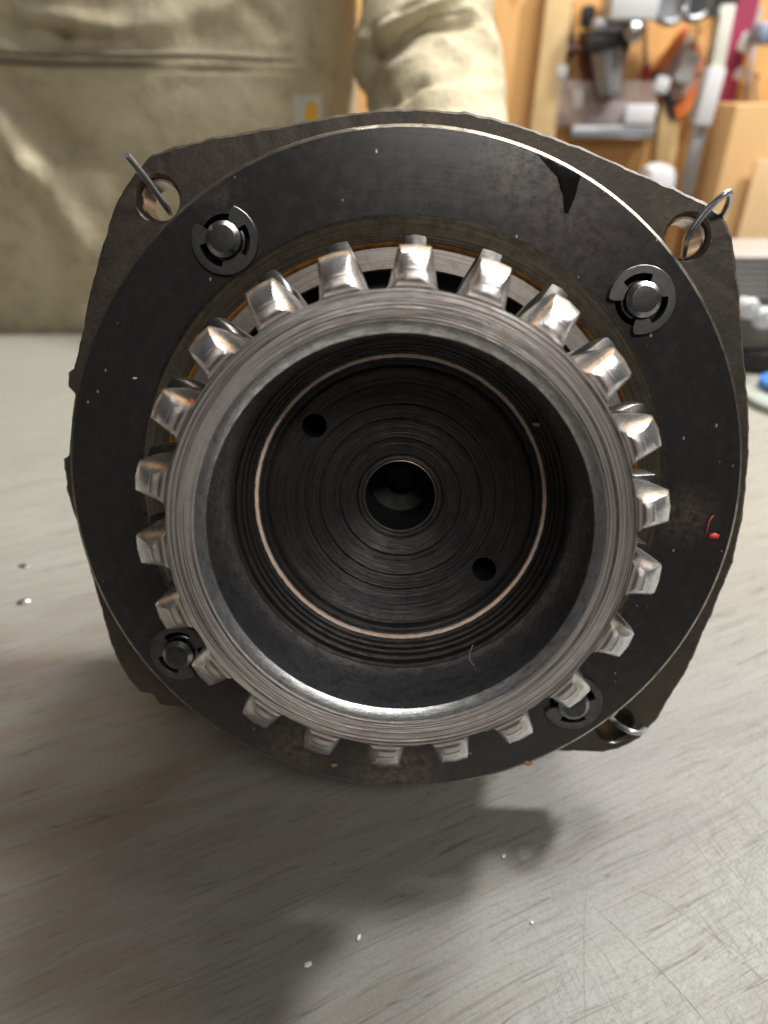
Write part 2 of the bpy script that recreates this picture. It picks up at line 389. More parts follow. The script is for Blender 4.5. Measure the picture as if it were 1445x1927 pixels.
P0 = [loc2(x, y, 50) for x, y in OUT]
def densify(P, step=.8, amp=.22, seed=0.0):
    R = []
    for i in range(len(P)):
        a = Vector(P[i]); b = Vector(P[(i + 1) % len(P)]); n = max(1, int((b - a).length / step))
        for k in range(n):
            q = a.lerp(b, k / n); nn = Vector((q.x * .35, q.y * .35, seed))
            d = q.normalized() * (noise.fractal(nn, 1.0, 2.0, 4) * amp)
            R.append((q.x + d.x, q.y + d.y))
    return R
HA = [129.7, 41.2, 311.2]
holes_c = [(90.5 * cos(radians(a)), 90.5 * sin(radians(a))) for a in HA]
outl = densify(P0)
g = G(); inner = [(x * .992 + 0, y * .992) for x, y in outl]
hol = [circle(x, y, 5.7, 40) for x, y in holes_c] + [circle(0, 0, 56, 80)]
V, F = sheet(inner, hol); g.add([(v.x, v.y, -50.2 + .18 * noise.noise(Vector((v.x, v.y, 3)) * .4)) for v in V], F)
n = len(outl)
ring = lambda sc, z, am, sd: [(x * sc + am * noise.fractal(Vector((x * .16, y * .16, sd)), 1, 2, 5), y * sc + am * noise.fractal(Vector((x * .16, y * .16, sd + 9)), 1, 2, 5), z) for x, y in outl]
rs = [[(x, y, -50.2) for x, y in inner], ring(1.0, -50.9, .25, 2), ring(1.002, -54, .4, 5), ring(1.0, -58, .5, 7), ring(.995, -62, .4, 8)]
for a, b in zip(rs, rs[1:]): g.add(a + b, [(i, (i + 1) % n, n + (i + 1) % n, n + i) for i in range(n)])
V2, F2 = sheet([(x, y) for x, y, z in rs[-1]], [circle(x, y, 5.0, 40) for x, y in holes_c]); g.add([(v.x, v.y, -62) for v in V2], F2)
for (x, y) in holes_c:
    g.lathe([(5.7, -50.2), (5.0, -51.2), (5.0, -62)], 40, org=(x, y, 0), mis=[1, 0])
g.build('mounting_flange', [MT['cast'], MT['edge']], root, 45)
liner_m = metal('reddish_reflection_steel', (.36, .27, .24), 1, .20, 1, 3, .5, .2, .02, .3)  # added hole liner, tinted to paint in a reddish reflection
for (x, y) in holes_c[:2]:
    g = G(); g.lathe([(4.95, -53), (4.5, -53.3), (4.5, -61.5), (4.95, -61.8)], 40, org=(x, y, 0)); g.build('added_hole_liner', liner_m, root)
# unseen rear housing, widened so it fills out the shadow on the bench
g = G(); g.lathe([(80, -62), (80.5, -112), (80.5, -116), (78, -118.5), (30, -121), (0.01, -121)], 96); g.build('unseen_rear_housing', MT['cast'], root)
# cover plate: flat ring with four pin bores, chamfered rim, turned cone inside
PA = [123.9, 39.4, 216.2, 309.0]
pins = [(70 * cos(radians(a)), 70 * sin(radians(a))) for a in PA]
g = G()
slab(g, circle(.3, .75, 80.0, 220), [circle(0, 0, 63.35, 180)] + [circle(x, y, 5.7, 40) for x, y in pins], 38, 49.9, 0, back=False, walls=(False, False))
for (x, y) in pins: g.lathe([(5.7, -38), (5.7, -41), (0.01, -41)], 40, org=(x, y, 0), mis=[3, 3])
def nick(j, t):
    return -.12 * max(0, noise.noise(Vector((cos(t) * 12, sin(t) * 12, 1)))) * (j == 0) + .03 * noise.noise(Vector((cos(t) * 40, sin(t) * 40, j)))
g.lathe([(80.0, -38), (80.7, -38.4), (81.05, -39.3), (81.05, -49.9)], 220, org=(.3, .75, 0), mis=[1, 1, 0], jit=nick)
g.lathe([(63.35, -38), (62.6, -38.6), (58.2, -42.3), (58.2, -52)], 180, mis=[1, 2, 3])
g.build('cover_plate', [MT['plate'], MT['edge'], MT['cone'], MT['black']], root)
# amber line, thrust washer, gap shade painted black
g = G(); g.lathe([(58.15, -42.35), (57.5, -42.9), (57.3, -43.6)], 180); g.build('seal_ring', MT['amber'], root)
g = G(); g.lathe([(57.9, -43.9), (57.7, -43.7), (52.5, -43.7), (52.2, -44.0), (52.2, -46)], 180); g.build('thrust_washer', MT['washer'], root)
g = G(); g.lathe([(58, -50), (40, -50)], 96); g.build('recess_floor', MT['black'], root)
# pins with their spring clips
def ecclip():
    g = G(); a0 = 37; st = []
    a = a0
    while a <= 360 - a0 + .01:
        st.append(a); a += 2.6 if a + 2.6 < 360 - a0 or abs(a - (360 - a0)) < .01 else max(.01, 360 - a0 - a)
        if len(st) > 200: break
    rin = lambda a: 4.0 if (a < 78 or a > 282 or 150 < a < 210) else 5.7
    pts = []
    for a in st:
        e = min(a - a0, 360 - a0 - a); ro = 7.5 - (1.2 * (1 - min(e, 5) / 5) ** 2)
        pts.append((ro, rin(a) if e > 1 else rin(a) + .3, radians(a)))
    n = len(pts)
    def P(r, a, z): return (r * cos(a), r * sin(a), z)
    V = []
    for ro, ri, a in pts: V += [P(ro, a, -.15), P(ro - .15, a, 0), P(ri + .1, a, 0), P(ri, a, -.1), P(ri, a, -.95), P(ro, a, -.95)]
    F = []
    for i in range(n - 1):
        for k in range(6): F.append((i * 6 + k, i * 6 + (k + 1) % 6, (i + 1) * 6 + (k + 1) % 6, (i + 1) * 6 + k))
    F += [tuple(range(6)), tuple(reversed(range((n - 1) * 6, n * 6)))]
    me = bpy.data.meshes.new('spring_clip'); me.from_pydata([Vector(v) * S for v in V], [], F); me.materials.append(MT['clip']); finish(me, 30)
    return me
clip_me = ecclip()
g = G(); g.lathe([(3.9, -6), (3.9, -.9), (2.85, 0), (2.7, .02), (0.01, -.05)], 48, mis=[0, 1, 0, 0]); g.lathe([(4.3, -6), (4.3, -3.6), (3.9, -3.4)], 48)
pin0 = g.build('retaining_pin', [MT['pin'], MT['pin_edge']], root, 30)
OPEN = [112, 218, -20, 160]
for k, ((x, y), oa) in enumerate(zip(pins, OPEN)):
    p = pin0 if k == 0 else link(pin0.copy(), root)
    p.location = (x * S, y * S, -34.8 * S); p.rotation_euler = (0, 0, radians(oa))
    c = bpy.data.objects.new('spring_clip', clip_me); link(c, p); c.location = (0, 0, -2.0 * S)
    c.rotation_euler = (radians(random.uniform(-1.5, 1.5)), radians(random.uniform(-1.5, 1.5)), 0)

# gear
def fj(j, t):
    if j == 0: return .28 * noise.fractal(Vector((cos(t) * 9, sin(t) * 9, 0)), 1, 2, 4)
    if j in (2, 3): return .06 * noise.noise(Vector((cos(t) * 25, sin(t) * 25, j)))
    return 0
g = G()
g.lathe([(43.6, -50), (43.6, -3), (44.0, -.6), (44.3, 0), (41.5, 0.02), (38.8, 0), (36.75, -1.15), (36.7, -14), (36.7, -20.4), (36.2, -20.7), (36.0, -22.6), (35.3, -22.9), (35.1, -24.4),
         (34.6, -24.6), (34.4, -25.8), (33.9, -26), (33.7, -27.2), (33.2, -27.4), (33.0, -28.6)][::1], 260,
        mis=[3, 4, 4, 0, 0, 1, 2, 2, 3, 3, 3, 3, 3, 3, 3, 3, 3, 3], jit=lambda j, t: fj(j - 3, t) if j < 8 and j >= 3 else (.05 * noise.noise(Vector((cos(t) * 30, sin(t) * 30, j))) if j > 10 else 0))
gear = g.build('gear_ring', [MT['face'], MT['bevel'], MT['bore'], MT['soot'], MT['tooth']], root, 30)
def tooth_mesh(seed):
    st = [  # z, base half width, mid half width, tip half width, tip radius
        (0.0, 3.0, 2.0, 1.0, 46.6), (.9, 3.4, 2.6, 1.7, 48.0), (2.2, 3.8, 3.1, 2.2, 49.8), (3.4, 4.15, 3.4, 2.5, 51.0), (4.3, 4.4, 3.6, 2.7, 51.8),
        (6.0, 4.6, 3.8, 2.85, 52.3), (8, 4.7, 3.9, 2.8, 52.4), (16, 4.7, 3.8, 2.5, 52.4), (24, 4.6, 3.6, 2.2, 52.4), (25, 4.6, 3.6, 2.0, 56.9), (31.5, 4.6, 3.5, 1.9, 57.2)]
    V = []; F = []; m_ = 13
    for i, (z, wb, wm, wt, rt) in enumerate(st):
        rb = 43.3; rm = (44.2 + rt) / 2
        half = [(wb + 1.2, rb), (wb + .35, 44.35), (wb - .2, 45.0 if rt > 46.5 else 44.6), (wm, rm), (wt + .35, rt - .9 if rt > 47 else rt - .5), (wt, rt - .25)]
        pts = [(-a, b) for a, b in half] + [(0, rt + .03)] + [(a, b) for a, b in reversed(half)]
        for k, (a, b) in enumerate(pts):
            nn = Vector((a * .5, b * .5, z * .4 + seed * 13))
            da = .16 * noise.noise(nn); db = .18 * noise.noise(nn + Vector((7, 3, 1))) if k not in (0, 12) else 0
            nick = -.35 * max(0, noise.noise(nn * 3.1 + Vector((0, 0, 40))) - .25) if k in (4, 5, 6, 7, 8) else 0
            V.append((a + da, b + db + nick, -z + (.15 * noise.noise(nn * 2) if i else 0)))
    for i in range(len(st) - 1):
        for k in range(m_ - 1): F.append((i * m_ + k, i * m_ + k + 1, (i + 1) * m_ + k + 1, (i + 1) * m_ + k))
    F.append(tuple(range(m_))); F.append(tuple(reversed(range((len(st) - 1) * m_, len(st) * m_))))
    me = bpy.data.meshes.new('gear_tooth'); me.from_pydata([Vector(v) * S for v in V], [], F)
    for q in (MT['tooth'], MT['face'], MT['pin']): me.materials.append(q)
    me.polygons[len(F) - 2].material_index = 1
    for k in range(3, 9): me.polygons[k].material_index = 1
    for k in range(12 * 7, 12 * 10): me.polygons[k].material_index = 2
    finish(me, 34); return me
tms = [tooth_mesh(k) for k in range(5)]
for k in range(22):
    o = bpy.data.objects.new('gear_tooth', tms[(k * 3) % 5]); link(o, gear); o.rotation_euler = (0, 0, radians(-(3.4 + k * 360 / 22)))
# copper ring and the dished floor inside the bore
def cj(j, t): return .10 * noise.fractal(Vector((cos(t) * 22, sin(t) * 22, j)), 1, 2, 3) + (.0 if j else 0)
g = G(); g.lathe([(33.1, -27.9), (33.0, -27.85), (32.36, -27.95), (32.3, -28.6)], 300, jit=cj); g.build('copper_ring', MT['copper'], root)
prof = [(33.0, 28.5), (31.9, 28.6), (31.5, 29.2), (30.9, 29.3), (30.6, 29.9)]
rr_ = 30.0; GV = (22.1, 18.6, 14.1)
while rr_ > 10.6:
    zz_ = 29.6 + (30.0 - rr_) * .27
    if min(abs(rr_ - q_) for q_ in GV) < .25: prof += [(rr_ + .18, zz_), (rr_ + .08, zz_ + .5), (rr_ - .12, zz_ + .5), (rr_ - .2, zz_)]; rr_ -= .6
    else: prof += [(rr_, zz_ + random.uniform(-.05, .05)), (rr_ - .12, zz_ + random.uniform(.0, .17))]; rr_ -= random.uniform(.35, .7)
prof += [(10.4, 35.0), (10.1, 35.4), (9.8, 34.9), (9.0, 34.9), (8.8, 35.4), (8.3, 35.5), (8.1, 56), (4.0, 57), (3.8, 57.2), (3.7, 66), (0.02, 66)]
g = G(); g.lathe([(r, -z) for r, z in prof] + [(0.02, -72), (33, -72)], 160, close=True, mis=[1 if r < 8.35 else 0 for r, z in prof] + [0, 0])
fl = g.build('bore_floor', [MT['soot'], MT['black']], root, 25)
cut = G()
for a in (138.2, 320.0):
    cut.lathe([(0.02, -20), (2.75, -20), (2.75, -60), (0.02, -60)], 40, org=(25.9 * cos(radians(a)), 25.9 * sin(radians(a)), 0))
co = cut.build('cutter', MT['black'], root)
try:
    md = fl.modifiers.new('b', 'BOOLEAN'); md.operation = 'DIFFERENCE'; md.object = co; md.solver = 'EXACT'
    bpy.context.view_layer.update(); dg = bpy.context.evaluated_depsgraph_get()
    nm = bpy.data.meshes.new_from_object(fl.evaluated_get(dg)); fl.modifiers.clear()
    if len(nm.polygons) > 1000: fl.data = nm; finish(nm, 25)
    print('bool faces', len(nm.polygons))
except Exception as ex: print('bool failed', ex)
bpy.data.objects.remove(co)
g = G(); g.lathe([(8.62, -35.3), (8.5, -35.25), (8.4, -35.4)], 96); g.build('hub_rim', MT['hubrim'], root)
# oil run on the plate
op = [(1008, 290), (1036, 302), (1066, 316), (1093, 331), (1088, 345), (1082, 370), (1068, 402), (1062, 400), (1060, 372), (1052, 345), (1040, 322), (1018, 302)]
poly = [loc2(x, y, 38) for x, y in op]
oil_m = plain('wet_black_oil', (.006, .005, .005), .6, 0, .2, .3, .3, .05); oil_m.node_tree.nodes['Principled BSDF'].inputs['Specular IOR Level'].default_value = .08
g = G(); cx = sum(p[0] for p in poly) / len(poly); cy = sum(p[1] for p in poly) / len(poly)
dn = densify(poly, .4, .45, 4); n = len(dn)
g.add([(x, y, -37.995) for x, y in dn] + [(cx + (x - cx) * .93, cy + (y - cy) * .93, -37.93) for x, y in dn] + [(cx, cy, -37.92)],
      [(i, (i + 1) % n, n + (i + 1) % n, n + i) for i in range(n)] + [(n + i, n + (i + 1) % n, 2 * n) for i in range(n)])
g.build('oil_run', oil_m, root, 60)

def lw(px, py, z):              # photograph pixel at depth z along the part's axis -> room
    x, y = loc2(px, py, z); return RM @ Vector((x, y, -z)) + cam2w(*C0)
def wire(pts, label):
    g = G(); g.tube([lw(*p) for p in pts], .78, 12, sub=8)
    return tag(g.build('wire_hook', MT['wire']), label, 'wire', 'lockwire ends through the flange holes')
wire([(322, 402, 57), (316, 393, 52), (296, 366, 46), (270, 330, 40), (238, 291, 34)], 'straight steel wire end poking out of the upper left flange hole')
wire([(1286, 480, 57), (1290, 455, 51), (1302, 432, 47), (1330, 395, 42), (1357, 370, 39), (1371, 362, 40), (1371, 378, 45), (1362, 398, 50), (1352, 412, 56)], 'bent steel wire loop through the upper right flange hole')
wire([(1150, 1352, 56), (1160, 1362, 50), (1180, 1374, 46), (1200, 1379, 46), (1210, 1374, 49), (1212, 1364, 54), (1206, 1350, 60)], 'bent steel wire loop at the lower right corner of the flange')

# coloured flecks stuck to the metal
def fleck(px, py, z, col, r, name, label, cat, rough=.4):
    c = lw(px, py, z); bm = bmesh.new(); bmesh.ops.create_icosphere(bm, subdivisions=2, radius=r)
    for v in bm.verts:
        v.co = RM @ Vector((v.co.x * 1.5, v.co.y * .8, v.co.z * .5)) * (1 + .5 * noise.noise(v.co * (1.6 / r) + Vector((px, py, 0)))) + c
    bm.verts.ensure_lookup_table(); V = [v.co.copy() for v in bm.verts]; F = [tuple(q.index for q in f.verts) for f in bm.faces]; bm.free()
    return tag(mk(name, V, F, plain(name + '_stuff', col, rough, 0, .5, 1.5), ang=80), label, cat)
fleck(1343, 1009, 37.8, (.62, .03, .03), 1.0, 'red_fleck', 'small bright red fleck near the right rim of the black plate', 'fleck')
fleck(511, 514, 26.0, (.03, .42, .20), .55, 'green_fleck', 'tiny green fleck on top of an upper left gear tooth', 'fleck')
fleck(360, 754, 3.2, (.65, .08, .06), .45, 'red_fleck', 'tiny red fleck on a left gear tooth beside the ring face', 'fleck')
fleck(1009, 798, 24.0, (.55, .52, .47), .6, 'metal_crumb', 'grey metal crumb clinging inside the bore at its upper right', 'crumb')
fleck(924, 1289, 8.0, (.6, .32, .1), .55, 'brass_crumb', 'small orange brass crumb lying low inside the bore', 'crumb')
fleck(993, 1436, 37.8, (.42, .22, .1), .8, 'rust_fleck', 'rusty brown fleck near the bottom rim of the plate', 'fleck')
fleck(628, 1440, 37.8, (.35, .20, .08), .7, 'rust_fleck', 'brown grit clump on the plate below the gear teeth', 'fleck')
fleck(254, 712, 37.8, (.6, .5, .35), .35, 'metal_sliver', 'tan metal sliver on the left side of the black plate', 'sliver')
g = G(); g.tube([lw(1328, 1003, 37.6), lw(1331, 992, 36.9), lw(1334, 980, 37.0), lw(1342, 970, 37.4)], .16, 6)
tag(g.build('red_thread', plain('red_thread_fibre', (.4, .08, .06), .8)), 'short curled red thread above the red fleck on the plate', 'thread')
g = G(); g.tube([lw(890, 1213, 16), lw(884, 1228, 15), lw(884, 1242, 14), lw(893, 1252, 13.5), lw(910, 1256, 13)], .11, 6)
tag(g.build('grey_fibre', plain('grey_fibre_lint', (.25, .24, .22), .8)), 'curled grey lint fibre inside the lower right of the bore', 'fibre')

# ------------------------------------------------------------------ things lying on the bench
steel = plain('shop_steel', (.62, .63, .64), .25, 1, .3, .05)
def chip(px, py, sx, sy, sz, a, label, m_, name='metal_chip', seed=0):
    p = on_table(px, py); bm = bmesh.new(); bmesh.ops.create_icosphere(bm, subdivisions=2, radius=1)
    V = []
    R = Matrix.Rotation(a, 3, 'Z')
    for v in bm.verts:
        q = v.co * (1 + .3 * noise.noise(v.co * 1.5 + Vector((seed, px, 0))))
        V.append(R @ Vector((q.x * sx, q.y * sy, (q.z + .8) * sz)) + p)
    F = [tuple(q.index for q in f.verts) for f in bm.faces]; bm.free()
    return tag(mk(name, V, F, m_, ang=60), label, 'chip')
whitep = plain('white_chip_paint', (.7, .7, .66), .4, 0, .2, .5)
chip(45, 1134, 2.6, 1.6, .8, .3, 'shiny metal chip on the bench left of the plate, the nearer one', steel)
chip(46, 1066, 2.6, 1.2, .6, 0, 'faint pale chip on the bench left of the plate, the farther one', steel)
chip(580, 1815, 1.1, .8, .25, .5, 'small square pale chip on the bench in the shadow edge below the gear', whitep, 'paint_chip')
chip(675, 1765, .9, .5, .3, 1.2, 'small pale blister on the bench below the gear', whitep, 'paint_chip')
chip(947, 1612, .8, .5, .3, 1.0, 'pale paint blister on the bench right of the shadow tip', whitep, 'paint_chip')
chip(1000, 1737, .5, .4, .3, .4, 'tiny white grain at the end of a thin scratch on the bench', whitep, 'paint_chip')
scratch_m = plain('scratch_groove', (.16, .15, .11), .8, 0, .5, .4)
def scratch(pts, w0):
    P = [on_table(x, y, .03) for x, y in pts]; g = G(); V = []
    D = []
    for i in range(len(P) - 1):
        for k in range(8): D.append(P[i].lerp(P[i + 1], k / 8))
    D.append(P[-1]); n = len(D)
    for i, q in enumerate(D):
        t = (D[min(i + 1, n - 1)] - D[max(i - 1, 0)]).normalized(); s_ = Vector((-t.y, t.x, 0)) * w0 * (.35 + .65 * abs(noise.noise(q * .5))) * min(1, 6 * i / n + .1, 6 * (n - i) / n + .1)
        V += [q + s_, q - s_]
    g.add(V, [(2 * i, 2 * i + 1, 2 * i + 3, 2 * i + 2) for i in range(n - 1)]); g.build('scratch', scratch_m, bench)
scratch([(1107, 1640), (1098, 1740), (1098, 1840), (1102, 1927)], .13)
scratch([(1118, 1707), (1180, 1765), (1250, 1835), (1300, 1890), (1334, 1932)], .22)
scratch([(1180, 1668), (1240, 1690), (1320, 1745), (1400, 1800)], .12)
scratch([(932, 1700), (965, 1718), (998, 1735)], .12)
scratch([(530, 1672), (565, 1698), (598, 1718)], .12)
scratch([(1045, 1850), (1052, 1875), (1062, 1885)], .12)
scratch([(1060, 1700), (1140, 1800), (1180, 1870)], .06)
scratch([(1300, 1700), (1370, 1790), (1445, 1850)], .10)
scratch([(820, 1927), (1000, 1830), (1200, 1715)], .08)
scratch([(880, 1880), (1050, 1790), (1180, 1720)], .06)
scratch([(0, 1847), (140, 1790), (279, 1731)], .08)
scratch([(20, 1910), (200, 1830), (420, 1735)], .07)
scratch([(70, 1287), (130, 1270), (200, 1255)], .25)

# ------------------------------------------------------------------ person behind the bench
def jacket_mat():
    m, nt, b = mat('worn_tan_duck_canvas'); v = mm(nt)
    w = N(nt, 'ShaderNodeTexWave'); lk(nt, v, w.inputs['Vector']); w.inputs['Scale'].default_value = .9; w.inputs['Distortion'].default_value = 1
    n = nz(nt, v, .012, 4, .6); n2 = nz(nt, v, .06, 4, .7)
    c = mix(nt, ramp(nt, n, [(.35, 0.0), (.7, 1.0)]), (.56, .495, .34), (.40, .335, .215))
    c = mix(nt, M(nt, 'MULTIPLY', ramp(nt, n2, [(.5, 0.0), (.75, 1.0)]), .55), c, (.24, .19, .13))
    lk(nt, c, b.inputs['Base Color']); b.inputs['Roughness'].default_value = .85
    w2 = N(nt, 'ShaderNodeTexWave', bands_direction='Z'); lk(nt, v, w2.inputs['Vector']); w2.inputs['Scale'].default_value = .9; w2.inputs['Distortion'].default_value = 1
    nb = bump(nt, b, w.outputs[0], .3, .4); nb = bump(nt, b, w2.outputs[0], .3, .4, nb); bump(nt, b, nz(nt, v, .045, 6, .65), .7, 5, nb)
    return m
MT['jacket'] = jacket_mat()
skin_m = plain('skin', (.55, .33, .24), .5, 0, .2, .05)
# folds: (px0, py0, px1, py1, width px, height mm)
FOLDS = [(0, 45, 110, 72, 22, -16), (110, 72, 250, 78, 12, -9), (-40, 10, 60, 5, 40, -8), (40, 20, 200, 50, 22, 9),
         (0, 215, 60, 310, 34, 15), (60, 310, 165, 460, 26, 13), (20, 180, 110, 280, 36, -16), (0, 360, 90, 480, 50, -10), (110, 280, 220, 300, 26, -7),
         (120, 560, 200, 380, 50, 6), (30, 520, 160, 600, 36, 7), (0, 600, 150, 540, 30, -7), (350, 0, 370, 60, 30, -4), (480, 20, 520, 60, 20, -4), (60, 380, 120, 600, 26, -8),
         (230, 60, 420, 10, 30, 5), (200, 460, 240, 330, 22, -5)]
def seg(px, py, a):
    x0, y0, x1, y1 = a[:4]; dx, dy = x1 - x0, y1 - y0; t = max(0, min(1, ((px - x0) * dx + (py - y0) * dy) / (dx * dx + dy * dy)))
    return hypot(px - x0 - t * dx, py - y0 - t * dy)
def torso():
    cx, cy, n = -258, 748, 440; zs = [-260 + 6 * k for k in range(45)] + [10 + 2.5 * k for k in range(132)] + [340 + 6 * k for k in range(18)]
    V = []; F = []
    for z in zs:
        w = 226 + 8 * sin(z / 160); d = 140; sh = 1 if z < 330 else max(.25, math.sqrt(max(0, 1 - ((z - 330) / 130) ** 2)))
        for i in range(n):
            t = 2 * pi * i / n; c_, s_ = cos(t), sin(t); e = 2 / 2.7
            x = cx + w * sh * math.copysign(abs(c_) ** e, c_); y = cy + d * min(1, sh + .2) * math.copysign(abs(s_) ** e, s_)
            h = 1.6 * noise.fractal(Vector((x, y, z)) * .010, 1, 2, 4)
            if s_ < .15:
                px, py = to_px((x, y, z))
                for f in FOLDS:
                    q = seg(px, py, f) / f[4]
                    if q < 3: h += .55 * f[5] * exp(-q * q)
                pk = 92 + (px / 640) * 22                       # pocket top edge with its double seam
                if px < 632: h += 3.2 / (1 + exp(-(py - pk) / 2.5)) if px < 625 else 3.2 * (py > pk) * .5
                for s0, a0 in ((pk + 6, 1.6), (pk + 24, 1.8)):
                    if px < 625: h -= a0 * exp(-((py - s0) / 3.0) ** 2)
                h -= 2.2 * exp(-((px - 628) / 4.0) ** 2) * (py > 60)
            V.append((x + h * c_ * .6, y + h * min(0, s_) * 1.0 if s_ < 0 else y, z))
    for j in range(len(zs) - 1):
        for i in range(n): F.append((j * n + i, j * n + (i + 1) % n, (j + 1) * n + (i + 1) % n, (j + 1) * n + i))
    F.append(tuple(range(n))); F.append(tuple(range((len(zs) - 1) * n, len(zs) * n)))
    return V, F
person = thing('person', 'person in a worn tan canvas work jacket standing behind the bench, cropped at the chest', 'person', (-258, 748, -900))
def pl(v): return Vector(v) - Vector((-258, 748, -900))
V, F = torso(); mk('jacket', [pl(v) for v in V], F, MT['jacket'], person, ang=70)
arm = [at_y(845, -420, 690), at_y(830, -200, 660), at_y(812, -60, 625), at_y(800, 50, 600), at_y(800, 100, 590), at_y(820, 160, 575), at_y(832, 215, 545), at_y(838, 300, 480), Vector((38, 380, 95)), Vector((20, 300, 85))]
arad = [66, 58, 48, 47, 52, 49, 43, 40, 36, 30]
def sleeve(pts, rad, n=72, sub=18, folds=True):
    g = G(); g.tube(pts, rad, n, sub=sub)
    V = []
    for i, v in enumerate(g.v):
        v = Vector(v); px, py = to_px(v)
        ring_i = i // n; a = 2 * pi * (i % n) / n
        h = 2 * noise.fractal(Vector((v.x, v.y * .5, v.z)) * .014 + Vector((5, 0, 0)), 1, 2, 3)
        if folds:
            for f in [(690, 75, 860, -10, 13, 6), (700, 110, 790, 55, 9, -7), (790, 55, 900, 45, 9, -5), (745, 140, 830, 95, 14, 6), (840, 100, 925, 135, 10, 5), (770, 170, 900, 118, 8, -8),
                      (735, 195, 790, 160, 10, -7), (800, 190, 930, 165, 14, 4), (760, 20, 880, -30, 10, -5), (880, 20, 925, 90, 12, 4), (700, 60, 690, 180, 12, -6)]:
                q = seg(px, py, f) / f[4]
                if q < 3: h += 1.0 * f[5] * exp(-q * q)
        ctr = sum((Vector(g.v[ring_i * n + k]) for k in range(0, n, 12)), Vector()) / (n / 12)
        V.append(v + (v - ctr).normalized() * h)
    return V, g.f
V, F = sleeve(arm, arad); mk('sleeve', [pl(v) for v in V], F, MT['jacket'], person, ang=70)
arm2 = [Vector((-420, 700, 400)), Vector((-500, 690, 250)), Vector((-530, 640, 100)), Vector((-520, 520, 40)), Vector((-500, 430, 36))]
V, F = sleeve(arm2, [62, 56, 50, 42, 34], folds=False); mk('sleeve', [pl(v) for v in V], F, MT['jacket'], person, ang=70)
# body under the clothes, one skinned surface with hands of five fingers
def body():
    Vs = []; Es = []; R = []
    def node(p, r, par=None):
        Vs.append(pl(p) * S); R.append(r * S)
        if par is not None: Es.append((par, len(Vs) - 1))
        return len(Vs) - 1
    pel = node((-258, 753, -220), 95); ab = node((-258, 753, 0), 95, pel); ch = node((-258, 753, 230), 100, ab); nk = node((-258, 748, 420), 50, ch); nk2 = node((-258, 738, 500), 48, nk)
    hd = node((-258, 728, 590), 78, nk2); node((-258, 728, 660), 62, hd)
    for sx in (-1, 1): 
        hp = node((-258 + sx * 85, 710, -300), 75, pel); kn = node((-258 + sx * 95, 690, -560), 52, hp); an = node((-258 + sx * 95, 710, -850), 38, kn); node((-258 + sx * 95, 610, -880), 30, an)
    for side, path in ((1, [(-110, 700, 360), tuple(arm[1]), tuple(arm[2]), tuple(arm[4]), tuple(arm[5]), tuple(arm[6]), tuple(arm[7]), tuple(arm[9])]), (-1, [(-400, 700, 370), tuple(arm2[1]), tuple(arm2[2]), tuple(arm2[4])])):
        p = ch
        for q, r in zip(path, (40, 30, 26, 26, 24, 22, 20, 20) if side > 0 else (48, 42, 32, 21)): p = node(q, r, p)
        wv = Vector(path[-1]); dirv = (wv - Vector(path[-2])).normalized()
        if side > 0: dirv = Vector((-.1, -.9, -.15)).normalized()
        sd = dirv.cross(Vector((0, 0, 1))).normalized(); palm = node(wv + dirv * 45, 19, p)
        for k, (off, ln) in enumerate(((-1.5, 62), (-.5, 74), (.5, 70), (1.5, 56))):
            b0 = wv + dirv * 72 + sd * off * 17; a = node(b0, 9.5, palm); c = node(b0 + dirv * ln * .5 + Vector((0, 0, -4)), 8.6, a); node(b0 + dirv * ln * .9 + Vector((0, 0, -16)), 7.8, c)
        t = node(wv + dirv * 30 - sd * 34, 10.5, palm); node(wv + dirv * 62 - sd * 48 + Vector((0, 0, -8)), 9, t)
    me = bpy.data.meshes.new('body'); me.from_pydata(Vs, Es, [])
    o = bpy.data.objects.new('body', me); link(o, person)
    md = o.modifiers.new('skin', 'SKIN')
    me.skin_vertices.new() if not me.skin_vertices else None
    for i, r in enumerate(R): me.skin_vertices[0].data[i].radius = (r, r)
    me.skin_vertices[0].data[0].use_root = True
    s2 = o.modifiers.new('sub', 'SUBSURF'); s2.levels = 1; s2.render_levels = 2
    me.materials.append(skin_m)
try: body()
except Exception as ex: print('body', ex)
# pocket seams: two rows of heavy thread along the pocket top, one down its side
def surf_y(px, py):             # front of the jacket at a photograph pixel
    Y = 606
    for _ in range(6):
        p = at_y(px, py, Y); t = abs((p.x + 258) / 230); Y = 748 - 142 * max(0.0, 1 - min(t, .999) ** 2.7) ** (1 / 2.7)
    return Y
def seam_line(pts, r, m_):
    g = G(); g.tube([at_y(x, y, surf_y(x, y) - 1.0) for x, y in pts], r, 8, sub=4); o = g.build('seam', m_, person); 
    for v_ in o.data.vertices: v_.co -= Vector((-258, 748, -900)) * S
seam_m = plain('dirty_seam_thread', (.24, .20, .14), .9, 0, .4, .2)
for dy in (0, 17, 25): seam_line([(x, 93 + x * .034 + dy + 2.5 * sin(x * .013)) for x in range(-60, 630, 45)], 1.1 if dy else 1.5, seam_m)
seam_line([(626, y) for y in range(60, 320, 30)], .9, seam_m)
